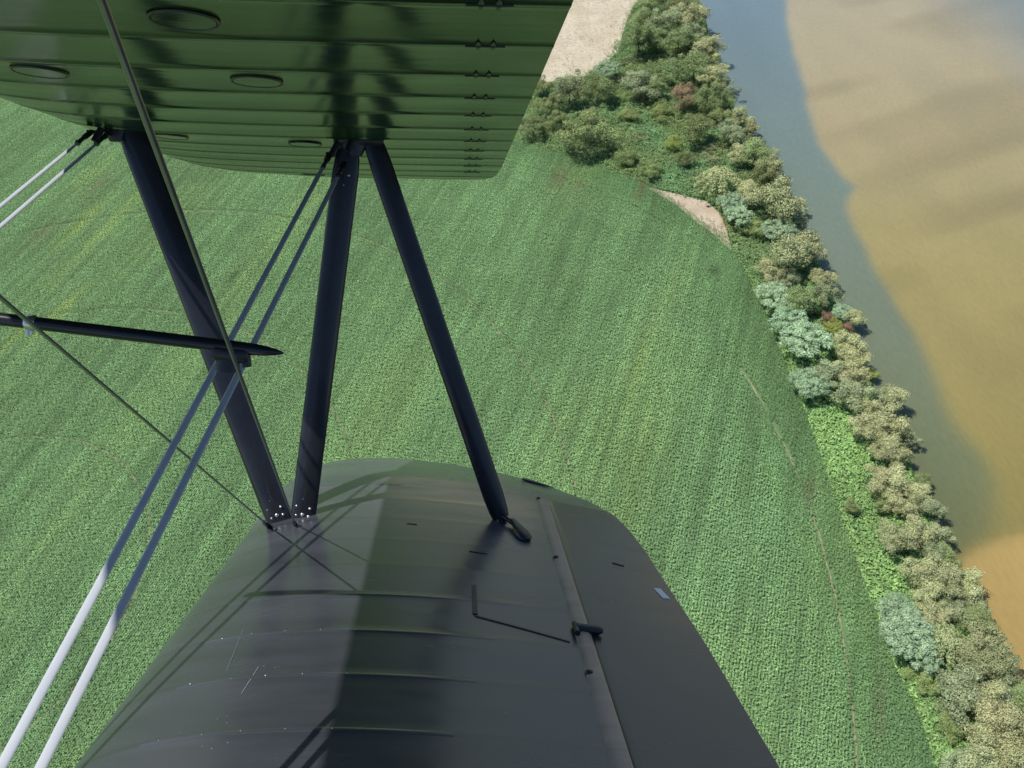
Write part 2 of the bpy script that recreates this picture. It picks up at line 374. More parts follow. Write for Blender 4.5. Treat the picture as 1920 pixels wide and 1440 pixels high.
# wires
def wire(name, a, b, c, t, xdir, label, forkat):
    a, b = np.array(a, float), np.array(b, float)
    mb = MB(); mb.tube(a, b, ell(c/2, t/2, 14), xdir, [(0, .45), (.02, .5), (.05, 1), (1, 1)])
    o = mb.build(name, MAT['wire' if name == 'flying_wire' else 'darksteel'], root); tag(o, label)
    d = (b - a) / np.linalg.norm(b - a)
    if forkat:
        mb = MB(); f0 = a - d * .02
        mb.tube(f0, a + d * .035, ell(.011, .008), (1, 0, 0)); mb.tube(a + d * .03, a + d * .075, ell(.007, .007, 6), (1, 0, 0))
        mb.tube(a + d * .085, a + d * .10, ell(.009, .009, 6), (1, 0, 0)); mb.tube(f0 + (-.014, 0, 0), f0 + (.014, 0, 0), ell(.006, .006), (0, 1, 0))
        mb.build('fork_end', MAT['black'], o)
    return o
FB = np.array((.11, .45, -.25)); FA = np.array((-.46, .45, .02)); E1 = np.array((.245, .6, 1.42)); E2 = np.array((.607, .6, 1.42))
for i, dx in enumerate((-.062, -.014)):
    nm = ('forward', 'aft')[i]
    wire('flying_wire', UR + (dx - .035, -.03, -.045 - .03 * i), FB + (dx + .045, 0, 0), .017, .005, (1, 0, 0), nm + ' flying wire of the pair up to the rear strut', True)
for i, dx in enumerate((-.055, .005)):
    nm = ('forward', 'aft')[i]
    wire('flying_wire', UF + (dx - .05, -.03, -.02), FA + (dx + .045, 0, 0), .015, .005, (1, 0, 0), nm + ' flying wire of the pair up to the front strut', True)
w1a = LF + (-.075, -.05, .0); w2a = LF + (.02, -.05, .0)
wire('landing_wire', w1a, E1, .0085, .0040, (1, 0, 0), 'forward landing wire rising from the lower wing', True)
wire('landing_wire', w2a, E2, .0072, .0036, (1, 0, 0), 'aft landing wire running along the front strut', True)
# spreader: level stick clamped where the wires cross
def near(a, b, c, d):
    a, b, c, d = [np.array(v, float) for v in (a, b, c, d)]; u = b - a; v = d - c; w = a - c
    A = np.array([[u@u, -u@v], [u@v, -v@v]]); s, t = np.linalg.solve(A, [-(u@w), -(v@w)]); return (a + u*s + c + v*t) / 2
J2 = near(w2a, E2, UR + (-.06, 0, -.04), FB + (.02, 0, 0))
R_ = np.array([[0.99801977, -0.0126927, -0.06160702], [-0.05901648, 0.14990359, -0.98693767], [0.02176202, 0.98861914, 0.14885767]])
def air_at(px, py, y):
    d = R_ @ np.array([(px-960)/F, -(py-720)/F, -1.]); t = (y - CAMP[1]) / d[1]; return CAMP + d * t
yj = J2[1]
JL = air_at(0, 598, yj + .0); JR = air_at(532, 662, yj); dj = (JR - JL) / np.linalg.norm(JR - JL); JL = JL - dj * .35
Lj = np.linalg.norm(JR - JL)
mb = MB(); mb.tube(JL, JR, ell(.0135, .0135, 18), (0, 0, 1), [(0, 1), (1 - .11/Lj, 1), (1 - .07/Lj, .96), (1 - .04/Lj, .8), (1 - .02/Lj, .58), (1 - .006/Lj, .3), (1, .1)])
sp = mb.build('wire_spreader', MAT['strut'], root); tag(sp, 'dark pointed spreader stick clamped across the wires')
JC = air_at(432, 657, yj)
mb = MB(); mb.tube(JC - dj*.035 + (0, 0, -.006), JC + dj*.038 + (0, 0, -.006), ell(.019, .017), (0, 0, 1), [(0, .8), (.1, 1), (.9, 1), (1, .8)])
mb.tube(JC + (-.006, 0, .0), JC + (-.006, 0, -.045), ell(.024, .012), (1, 0, 0)); mb.tube(JC + (.03, 0, 0), JC + (.034, 0, -.034), ell(.009, .009), (1, 0, 0))
cl = mb.build('clamp', MAT['black'], sp)
mb = MB(); mb.dome(JC + (.018, -.02, -.03), (0, -1, 0), .004, .004); mb.build('clamp_bolt', MAT['bright'], sp)
JK = air_at(58, 605, yj)
mb = MB(); mb.tube(JK - dj*.010, JK + dj*.012, ell(.0165, .0165), (0, 0, 1), [(0, .8), (.2, 1), (.8, 1), (1, .8)]); mb.tube(JK + (0, 0, .016), JK + (-.004, 0, -.024), ell(.008, .008), (1, 0, 0))
mb.build('clamp', MAT['bright'], sp)

# ------------------------------------------------------------------ ground, in world metres
def inpoly(P, poly):
    x, y = P[:, 0], P[:, 1]; ins = np.zeros(len(P), bool); n = len(poly)
    for i in range(n):
        x0, y0 = poly[i][:2]; x1, y1 = poly[(i+1) % n][:2]
        c = ((y0 > y) != (y1 > y)) & (x < (x1 - x0) * (y - y0) / ((y1 - y0) or 1e-9) + x0); ins ^= c
    return ins
def pdist(P, line):                          # distance to a polyline, and arc-length parameter
    best = np.full(len(P), 1e9); 
    for a, b in zip(line[:-1], line[1:]):
        a = np.array(a[:2]); b = np.array(b[:2]); d = b - a; L = d @ d
        t = np.clip(((P[:, :2] - a) @ d) / L, 0, 1); q = a + t[:, None] * d
        best = np.minimum(best, np.hypot(P[:, 0] - q[:, 0], P[:, 1] - q[:, 1]))
    return best
class VN:                                    # value noise on a plane
    def __init__(s, seed): s.g = np.random.default_rng(seed).random((256, 256))
    def __call__(s, x, y):
        xi = np.floor(x).astype(int); yi = np.floor(y).astype(int); fx = x - xi; fy = y - yi; fx = fx*fx*(3-2*fx); fy = fy*fy*(3-2*fy)
        g = s.g; a = g[xi & 255, yi & 255]; b = g[(xi+1) & 255, yi & 255]; c = g[xi & 255, (yi+1) & 255]; d = g[(xi+1) & 255, (yi+1) & 255]
        return (a*(1-fx)+b*fx)*(1-fy) + (c*(1-fx)+d*fx)*fy
V1, V2, V3 = VN(1), VN(2), VN(3)
def smooth(pts, n=6):                        # Catmull-Rom
    P = np.array(pts, float); out = []
    for i in range(len(P) - 1):
        p0, p1, p2, p3 = P[max(i-1, 0)], P[i], P[i+1], P[min(i+2, len(P)-1)]
        for t in np.linspace(0, 1, n, endpoint=False):
            out.append(.5*((2*p1) + (-p0+p2)*t + (2*p0-5*p1+4*p2-p3)*t*t + (-p0+3*p1-3*p2+p3)*t**3))
    out.append(P[-1]); return np.array(out)

edge_px = [(900, 244), (960, 263), (1057, 289), (1127, 312), (1190, 337), (1245, 358), (1330, 408), (1365, 437), (1386, 477), (1403, 510), (1421, 550), (1438, 582), (1462, 629), (1482, 690), (1510, 758), (1526, 802), (1541, 846), (1561, 901), (1582, 962), (1602, 1025), (1620, 1076), (1640, 1128), (1654, 1166), (1666, 1201), (1680, 1242), (1710, 1300), (1727, 1341), (1742, 1379), (1760, 1440), (1790, 1540), (1815, 1640)]
edge_px = [(x - (7 if y > 430 else 0), y) for x, y in edge_px]
EDGE = smooth(WL(edge_px), 5)
field_px_rest = [(1500, 1750), (600, 1800), (-500, 1700), (-700, 900), (-420, 330), (0, 184), (46, 150), (200, 60), (560, 110)]
FIELD = np.vstack([EDGE, WL(field_px_rest)])
bank_px = [(1270, -60), (1308, 0), (1326, 60), (1345, 122), (1372, 200), (1408, 262), (1448, 322), (1480, 385), (1500, 440), (1535, 500), (1562, 565), (1598, 632), (1622, 700), (1668, 780), (1698, 850), (1722, 925), (1760, 1005), (1795, 1070), (1822, 1140), (1856, 1215), (1888, 1290), (1915, 1350), (1950, 1440), (1990, 1540), (2040, 1660)]
BANK = smooth(WL(bank_px), 4)

def sheet(name, poly, z, mat, label=None, kind='structure'):
    import bmesh
    bm = bmesh.new(); vs = [bm.verts.new((p[0], p[1], z)) for p in poly]; f = bm.faces.new(vs); bmesh.ops.triangulate(bm, faces=[f]); bmesh.ops.recalc_face_normals(bm, faces=bm.faces)
    me = bpy.data.meshes.new(name); bm.to_mesh(me); bm.free(); o = link(name, me, mat)
    if me.polygons[0].normal.z < 0: me.flip_normals()
    tag(o, kind=kind); return o
far = 9000
g = ground_mat('far_farmland', (.075, .13, .05), (.12, .15, .07), (.20, .17, .10), .004, .03, .1)
o = sheet('ground', [(-far, -far), (far, -far), (far, far), (-far, far)], -1.2, g); 
MAT['under'] = ground_mat('undergrowth_floor', (.08, .15, .05), (.12, .20, .06), (.05, .09, .03), .15, 1.2, .8, .6)
MAT['crop'] = ground_mat('crop_floor', (.10, .18, .07), (.12, .21, .09), (.14, .23, .10), .08, 1.5, .8, .4)
MAT['tan'] = ground_mat('dry_stubble', (.44, .375, .27), (.53, .46, .35), (.27, .25, .16), .10, .8, .5, .15)
MAT['soil'] = ground_mat('pale_soil', (.40, .32, .23), (.50, .42, .32), (.34, .27, .19), .2, 1.5, .5, .08)
MAT['track'] = ground_mat('brown_track_soil', (.22, .20, .11), (.32, .27, .16), (.07, .12, .045), .2, 1.5, .5, .08)
# river terrace: everything from the field to the bank
terr = np.vstack([BANK, [[BANK[-1][0] - 30, -160, 0], [-900, -160, 0], [-900, 1200, 0], [BANK[0][0] - 200, 1200, 0]]])
sheet('river_terrace', terr, -.03, MAT['under'])
sheet('crop_field', FIELD, .0, MAT['crop'])
sheet('dry_field', WL([(1205, -60), (1200, 0), (1186, 14), (1172, 50), (1158, 98), (1105, 142), (1060, 150), (1000, 160), (800, 130), (700, -60)]), .03, MAT['tan'])
sand = WL([(1215, 352), (1258, 361), (1325, 378), (1348, 398), (1362, 425), (1372, 470), (1362, 462), (1338, 440), (1304, 415), (1270, 386)])
sheet('sand_patch', sand, .05, MAT['soil'])
sheet('dirt_track', WL([(-60, 190), (0, 165), (44, 132), (90, 100), (96, 108), (50, 146), (0, 184), (-60, 210)]), .06, MAT['track'])
# bank slope down to the water
mb = MB(); rows = [[p, p + (BN), p + 2*BN] for p, BN in zip(BANK, [np.array([.7, .2, -.6])] * len(BANK))]
mb.grid(rows, closed=False); tag(mb.build('river_bank', MAT['under'], smooth=True), kind='structure')
# pivot wheel tracks: concentric arcs
PC = np.array([-134.34, 108.2]); PR = [45.3, 95.3, 145.3, 195.3]; g_ = W(1385, 690); ALIM = math.atan2(g_[1] - PC[1], g_[0] - PC[0])
mb = MB()
for r in PR:
    pts = [(PC[0] + r*math.cos(a), PC[1] + r*math.sin(a)) for a in np.linspace(-1.6, 2.6, 700)]
    b = len(mb.v)
    for a in np.linspace(-1.6, 2.6, 700):
        o_ = random.gauss(0, .10); h_ = random.uniform(.04, .24)
        for w in (o_ - h_, o_ + h_): mb.v.append((PC[0] + (r+w)*math.cos(a), PC[1] + (r+w)*math.sin(a), .03))
    for i in range(699):
        if r > 190 and -1.6 + 4.2*i/699 > ALIM: continue
        mb.f.append((b+2*i, b+2*i+1, b+2*i+3, b+2*i+2))
tag(mb.build('wheel_tracks', MAT['track'], smooth=False), kind='structure')

# ---- leaf soups
def leaves(C, size, tilt, color, ups=None, aspect=.45, nrm=None):
    """C (n,3) centres, each a quad of length size, randomly turned; returns co, quads, colours"""
    n = len(C); az = rng.uniform(0, 2*np.pi, n); el = rng.normal(tilt[0], tilt[1], n)
    L = size * rng.uniform(.7, 1.3, n)
    if nrm is None:
        d = np.stack([np.cos(az)*np.cos(el), np.sin(az)*np.cos(el), np.sin(el)], 1); s = np.stack([-np.sin(az), np.cos(az), rng.normal(0, .35, n)], 1)
    else:
        r = rng.normal(0, 1, (n, 3)); nn = nrm + r * tilt[1]; nn /= np.linalg.norm(nn, axis=1)[:, None]
        q = rng.normal(0, 1, (n, 3)); d = np.cross(nn, q); d /= np.linalg.norm(d, axis=1)[:, None]; s = np.cross(nn, d)
    s /= np.linalg.norm(s, axis=1)[:, None]
    a = d * (L/2)[:, None]; b = s * (L*aspect/2)[:, None]
    co = np.stack([C - a, C + b*1.0, C + a, C - b*1.0], 1).reshape(-1, 3)
    q = np.arange(4*n).reshape(-1, 4)
    return co, q, np.repeat(color, 4, axis=0)
def in_view(P, pad=90):
    x, y = toPix(P); return (x > -pad) & (x < 1920+pad) & (y > -pad) & (y < 1440+pad)

# ---- crop plants in rows
u = W(196, 452) - W(104, 544); u = u[:2] / np.linalg.norm(u[:2]); v = np.array([-u[1], u[0]])
ROW = .60
cx = np.vstack([WL([(0, 0)]), WL([(-90, 1530), (1900, 1530), (-90, 130), (1500, 200)])])[:, :2]
A0 = min(cx @ u) - 10; A1 = max(cx @ u) + 10; B0 = min(cx @ v) - 10; B1 = max(cx @ v) + 10
ii, jj = np.meshgrid(np.arange(A0, A1, .36), np.arange(B0, B1, ROW), indexing='ij')
aa = ii.ravel() + rng.uniform(-.3, .3, ii.size); bb = jj.ravel() + rng.normal(0, .08, ii.size)
bb += .5 * (V1(aa / 60, bb / 90) - .5)
P = np.stack([aa*u[0] + bb*v[0], aa*u[1] + bb*v[1], np.zeros(aa.size)], 1)
P = P[in_view(P)]; P = P[inpoly(P, FIELD)]
HEAD = 12.0
P = P[pdist(P, EDGE) > HEAD - .6]
# headland rows follow the edge
E2d = EDGE[:, :2]; seg_ = np.diff(E2d, axis=0); ln = np.hypot(*seg_.T); cum = np.r_[0, np.cumsum(ln)]
hl = []
for k in range(int(HEAD/ROW)):
    off = .3 + k * ROW; s = np.arange(0, cum[-1], .38) + rng.uniform(0, .3); s = s[s < cum[-1]]
    i = np.clip(np.searchsorted(cum, s) - 1, 0, len(ln)-1); t = (s - cum[i]) / ln[i]; q = E2d[i] + seg_[i] * t[:, None]
    tt = seg_ / ln[:, None]; nn = np.stack([-tt[:, 1], tt[:, 0]], 1); nsm = np.array([np.interp(s, (cum[:-1]+cum[1:])/2, nn[:, c]) for c in (0, 1)]).T; nsm /= np.linalg.norm(nsm, axis=1)[:, None]
    hl.append(q - nsm * off * 1.0 + rng.normal(0, .07, q.shape))
Hh = np.vstack(hl); Hh = np.c_[Hh, np.zeros(len(Hh))]
if not inpoly(Hh[:2000:50], FIELD).mean() > .5:
    hl = []
    for k in range(int(HEAD/ROW)):
        off = .3 + k * ROW; s = np.arange(0, cum[-1], .38) + rng.uniform(0, .3); s = s[s < cum[-1]]
        i = np.clip(np.searchsorted(cum, s) - 1, 0, len(ln)-1); t = (s - cum[i]) / ln[i]; q = E2d[i] + seg_[i] * t[:, None]
        nsm = np.array([np.interp(s, (cum[:-1]+cum[1:])/2, nn[:, c]) for c in (0, 1)]).T; nsm /= np.linalg.norm(nsm, axis=1)[:, None]
        hl.append(q + nsm * off + rng.normal(0, .07, q.shape))
    Hh = np.vstack(hl); Hh = np.c_[Hh, np.zeros(len(Hh))]
Hh = Hh[in_view(Hh)]; Hh = Hh[inpoly(Hh, FIELD)]
P = np.vstack([P, Hh])
# gaps: sand patch, wheel tracks, thin spots
keep = np.ones(len(P), bool)
sd = inpoly(P, sand); ds_ = pdist(P, np.vstack([sand, sand[:1]])); spy = toPix(P)[1]; keep &= ~(sd & (rng.random(len(P)) < np.clip(ds_ / 1.8, .3, 1) * np.clip(1.25 - (spy - 385) / 75, .15, 1)))
rr = np.hypot(P[:, 0] - PC[0], P[:, 1] - PC[1]); ang = np.arctan2(P[:, 1] - PC[1], P[:, 0] - PC[0])
trk = np.zeros(len(P))
for r, st in zip(PR, (.75, .6, .65, .95)):
    m = np.abs(rr - r - .5*(V2(ang*30, r+0*ang)-.5)) < .55; pr = np.clip(V1(ang*40, r + 0*ang) * 2.4 - .5, 0, 1) * st
    pr = np.where((r > 190) & (ang > ALIM), .08, pr); keep &= ~(m & (rng.random(len(P)) < pr)); trk = np.maximum(trk, np.where((r > 190) & (ang > ALIM), .3, 1) * np.exp(-((rr - r)/.9)**2))
P = P[keep]; trk = trk[keep]
a_ = P[:, :2] @ u; b_ = P[:, :2] @ v
print('crop plants', len(P))
# tints
base = np.array([.245, .400, .175])
br = 1 + .46*(V1(a_/40, b_/1.25) - .5) + .26*(V2(a_/14, b_/2.6) - .5) + .26*(V3(a_/35, b_/22) - .5) + .12*(V2(a_/5, b_/5) - .5)
col = base[None] * br[:, None] * rng.uniform(.90, 1.12, len(P))[:, None]
yel = np.clip(V2(a_/60 + 9, b_/22 + 4) * 2.2 - 1.25, 0, 1) * .45
def spot(px, py, ra, rb, k=1.0):             # elliptical patch elongated along the rows
    c = W(px, py)[:2]; d = P[:, :2] - c; return k * np.exp(-((d @ u)/ra)**2 - ((d @ v)/rb)**2)
for s_ in ((155, 420, 14, 3, 1.1), (110, 590, 12, 2.5, 1.3), (30, 635, 7, 1.6, 1.6), (250, 380, 20, 3, .6), (150, 480, 30, 5, .4), (60, 130, 30, 4, .5), (170, 330, 14, 4, .6), (1195, 690, 12, 2.0, .38), (1210, 640, 22, 4, .25), (1180, 930, 22, 2.5, .3), (1265, 540, 20, 3, .25), (1600, 860, 0.1, .1, 0)):
    yel = yel + spot(*s_)
yel = np.clip(yel, 0, 1)[:, None]
col = col * (1 - yel) + col * np.array([1.45, 1.18, .85]) * yel
brn = np.clip(sum(spot(*s_) for s_ in ((1050, 338, 6, 3, .8), (1085, 350, 5, 2, .6), (190, 345, 9, 3, .6), (85, 440, 8, 3, .5), (1205, 352, 8, 1.5, .9), (1610, 1050, 3, 1.2, .8), (1650, 1320, 7, 1, .6), (1580, 880, 3, 1, .6), (1520, 915, 4, 1, .8))), 0, 1)[:, None]
col = col * (1 - brn) + np.array([.26, .20, .12]) * brn
dk = np.clip(spot(440, 520, 3, .8, .9) + spot(1340, 510, 3, 1.5, .9) + spot(170, 1260, 5, 1.8, .9) + spot(200, 1200, 9, 1.2, .6), 0, 1)
col *= (1 - .6*dk - .22*trk)[:, None]
# slope of brightness: edge band darker
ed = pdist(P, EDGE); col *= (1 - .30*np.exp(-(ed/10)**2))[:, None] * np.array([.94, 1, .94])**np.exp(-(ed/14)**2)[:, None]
cc, qq, kk = [], [], []; off = 0
for j in range(6):
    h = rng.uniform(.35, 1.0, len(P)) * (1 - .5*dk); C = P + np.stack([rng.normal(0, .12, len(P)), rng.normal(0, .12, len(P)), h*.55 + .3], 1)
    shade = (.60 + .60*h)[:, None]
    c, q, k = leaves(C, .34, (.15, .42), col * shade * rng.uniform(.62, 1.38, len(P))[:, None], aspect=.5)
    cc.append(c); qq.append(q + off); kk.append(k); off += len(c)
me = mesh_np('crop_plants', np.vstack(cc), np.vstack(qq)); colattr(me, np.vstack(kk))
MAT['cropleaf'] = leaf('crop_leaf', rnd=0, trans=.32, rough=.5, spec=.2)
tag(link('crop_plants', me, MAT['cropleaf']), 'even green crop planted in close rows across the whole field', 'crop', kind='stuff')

# ---- undergrowth between field and bank
bx = WL([(900, -80), (1400, -80), (2050, 1600), (1300, 1600)])
x0, x1, y0, y1 = bx[:, 0].min(), bx[:, 0].max(), bx[:, 1].min(), bx[:, 1].max()
n = int((x1-x0)*(y1-y0)*7.0); Q = np.stack([rng.uniform(x0, x1, n), rng.uniform(y0, y1, n), np.zeros(n)], 1)
Q = Q[in_view(Q, 60)]; Q = Q[~inpoly(Q, FIELD)]; Q = Q[inpoly(Q, terr)]
dry = WL([(1205, -60), (1200, 0), (1186, 14), (1172, 50), (1158, 98), (1105, 142), (1060, 150), (1000, 160), (800, 130), (700, -60)])
ind = inpoly(Q, dry); dd_ = pdist(Q, np.vstack([dry, dry[:1]])); Q = Q[~ind | (rng.random(len(Q)) < .03*(V1(Q[:, 0]/6, Q[:, 1]/6) > .5) + .55*np.exp(-dd_/1.2)*V2(Q[:, 0]/1.5, Q[:, 1]/1.5))]
pxx, pyy = toPix(Q); Q = Q[pxx > 880]; Q = Q[~inpoly(Q, sand) | (rng.random(len(Q)) < .6*np.exp(-pdist(Q, np.vstack([sand, sand[:1]]))/.7))]
pxx, pyy = toPix(Q)
scr = np.clip((640 - pyy) / 160, 0, 1)       # scrub in the upper part, lush grass below
m1 = V1(Q[:, 0]/7, Q[:, 1]/7); m2 = V2(Q[:, 0]/2.2, Q[:, 1]/2.2); m3 = V3(Q[:, 0]/12, Q[:, 1]/12); m4 = V3(Q[:, 0]/1.0, Q[:, 1]/1.0)
hgt = (scr*(.3 + 2.0*m1*m2 + .9*m2*m4) + (1-scr)*(.25 + .55*m2*m4 + .3*m4)) * np.clip(pdist(Q, EDGE)/1.0, .5, 1)
cs = 1.9*(np.array([.14, .19, .07])*(1-m3[:, None]) + np.array([.13, .23, .10])*m3[:, None]); brs = np.clip(m1*2.6-1.45, 0, 1)[:, None]*.6; cs = cs*(1-brs) + np.array([.36, .30, .16])*brs
cg = np.array([.42, .70, .22])*(1-.3*m3[:, None]) + np.array([.02, .0, .02]); cgd = np.clip(m2*2.4-1.2, 0, 1)[:, None]*.55; cg = cg*(1-cgd) + np.array([.22, .42, .15])*cgd
colq = (cs*scr[:, None] + cg*(1-scr[:, None])) * (.6 + .55*(.5*m2+.5*m4))[:, None] * rng.uniform(.7, 1.3, len(Q))[:, None]
cc, qq, kk = [], [], []; off = 0
for j in range(4):
    C = Q + np.stack([rng.normal(0, .15, len(Q)), rng.normal(0, .15, len(Q)), hgt*rng.uniform(.6, 1.05, len(Q)) + .05], 1)
    c, q, k = leaves(C, .44, (.2, .5), colq * rng.uniform(.75, 1.25, len(Q))[:, None], aspect=.5); cc.append(c); qq.append(q + off); kk.append(k); off += len(c)
me = mesh_np('undergrowth', np.vstack(cc), np.vstack(qq)); colattr(me, np.vstack(kk))
MAT['leaf'] = leaf('tree_leaf', rnd=.22, trans=.18)
MAT['grass'] = leaf('grass_leaf', rnd=0, trans=.25)
tag(link('undergrowth', me, MAT['grass']), 'bright weeds and scrub between the crop edge and the trees', 'undergrowth', kind='stuff')
print('undergrowth', len(Q))

# ------------------------------------------------------------------ trees
BARK = ground_mat('bark', (.10, .08, .06), (.16, .13, .10), (.07, .06, .05), 2, 9, .6, .03)
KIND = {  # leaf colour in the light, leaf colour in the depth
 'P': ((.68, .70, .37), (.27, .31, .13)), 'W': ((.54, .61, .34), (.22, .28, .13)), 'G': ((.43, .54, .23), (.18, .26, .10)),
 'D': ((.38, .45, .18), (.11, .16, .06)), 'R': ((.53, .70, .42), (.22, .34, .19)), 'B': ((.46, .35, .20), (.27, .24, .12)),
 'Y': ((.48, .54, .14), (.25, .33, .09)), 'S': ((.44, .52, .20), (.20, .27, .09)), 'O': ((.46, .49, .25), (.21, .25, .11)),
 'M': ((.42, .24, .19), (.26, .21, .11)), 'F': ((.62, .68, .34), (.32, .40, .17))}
def crown_mesh(kind, seed):
    r = np.random.default_rng(seed); cl, cd = map(np.array, KIND[kind]); cc, qq, kk = [], [], []; off = 0
    C, S_, K, Nn = [], [], [], []
    if kind in 'R':                          # stand of tall soft stems with drooping leaf tufts
        nl = 90; lobes = []
        for i in range(nl):
            a = r.uniform(0, 6.28); q = math.sqrt(r.random())*.9; lobes.append((q*math.cos(a), q*math.sin(a), .35*(1-q*q)+r.uniform(-.08, .12), r.uniform(.10, .17)))
        per = 90; ls = .10; asp = .36
    elif kind == 'F':                        # long finger-like branches fanning out
        lobes = []
        for i in range(14):
            a = i*6.28/14 + r.uniform(-.15, .15); L = r.uniform(.75, 1.05)
            for t in np.linspace(.15, 1, 7): lobes.append((math.cos(a)*L*t, math.sin(a)*L*t, .40 - .55*t*t + r.uniform(-.03, .03), .12*(1.15-.45*t)))
        per = 52; ls = .085; asp = .4
    else:
        nl = {'P': 34, 'W': 32, 'G': 28, 'D': 28, 'B': 26, 'Y': 14, 'S': 22, 'O': 24, 'M': 16}[kind]; lobes = []
        zs = .75 if kind not in 'S' else .4
        sx, sy = r.uniform(.75, 1.15, 2); ph = r.uniform(0, 6.28, 3)
        def bl(d):
            a = math.atan2(d[1], d[0]); return 1 + .16*math.sin(2*a + ph[0]) + .14*math.sin(3*a + ph[1]) + .08*math.sin(5*a + ph[2])
        for i in range(nl):
            d = r.normal(0, 1, 3); d /= np.linalg.norm(d); d[2] = abs(d[2]) if r.random() < .72 else d[2]
            q = r.uniform(.35, 1.0) * bl(d); rad = r.uniform(.14, .32) if kind in 'PWO' else r.uniform(.15, .36)
            lobes.append((d[0]*q*sx, d[1]*q*sy, d[2]*q*zs, rad))
            for _ in range(4):               # small sprays on the rim of each lobe
                e = r.normal(0, 1, 3); e /= np.linalg.norm(e); e[2] = abs(e[2])*.8
                lobes.append((d[0]*q*sx + e[0]*rad*.95, d[1]*q*sy + e[1]*rad*.95, d[2]*q*zs + e[2]*rad*.8, rad*r.uniform(.18, .42)))
        per = None; ls = .066; asp = .5
    for (x, y, z, rad) in lobes:
        m = per or int(max(40, 4200*rad*rad)); d = r.normal(0, 1, (m, 3)); d /= np.linalg.norm(d, axis=1)[:, None]
        d[:, 2] = np.where(r.random(m) < .7, np.abs(d[:, 2]), d[:, 2])
        rr = rad*(1 + r.normal(0, .22, m)); c = np.array([x, y, z]) + d*rr[:, None]*np.array([1, 1, .85])
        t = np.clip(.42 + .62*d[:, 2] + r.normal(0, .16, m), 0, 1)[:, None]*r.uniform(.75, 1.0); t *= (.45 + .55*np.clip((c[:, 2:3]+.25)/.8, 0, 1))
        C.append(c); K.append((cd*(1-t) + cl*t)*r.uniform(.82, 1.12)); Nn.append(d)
    C = np.vstack(C); K = np.vstack(K); Nn = np.vstack(Nn)
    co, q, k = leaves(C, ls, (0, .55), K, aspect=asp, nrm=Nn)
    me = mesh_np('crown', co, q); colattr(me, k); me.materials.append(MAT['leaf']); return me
def trunk_mesh(seed):
    r = random.Random(seed); mb = MB()
    mb.tube((0, 0, -1.0), (.0, .0, .1), ell(.055, .055, 8), (1, 0, 0), [(0, 1.3), (.1, 1), (1, .75)])
    for i in range(5):
        a = i*1.256 + r.uniform(-.3, .3); mb.tube((0, 0, .0 - .1*r.random()), (.5*math.cos(a), .5*math.sin(a), .32 + .2*r.random()), ell(.04, .04, 6), (0, 0, 1), [(0, 1), (1, .4)])
    me = bpy.data.meshes.new('trunk'); me.from_pydata([tuple(map(float, p)) for p in mb.v], [], mb.f); me.materials.append(BARK); return me
NV = {'P': 6, 'W': 4, 'G': 4, 'D': 5, 'R': 3, 'B': 2, 'Y': 2, 'S': 3, 'O': 3, 'M': 1, 'F': 1}
CROWN = {k: [crown_mesh(k, 100*i + j) for j in range(n_)] for i, (k, n_) in enumerate(NV.items())}
TRUNK = [trunk_mesh(i) for i in range(4)]
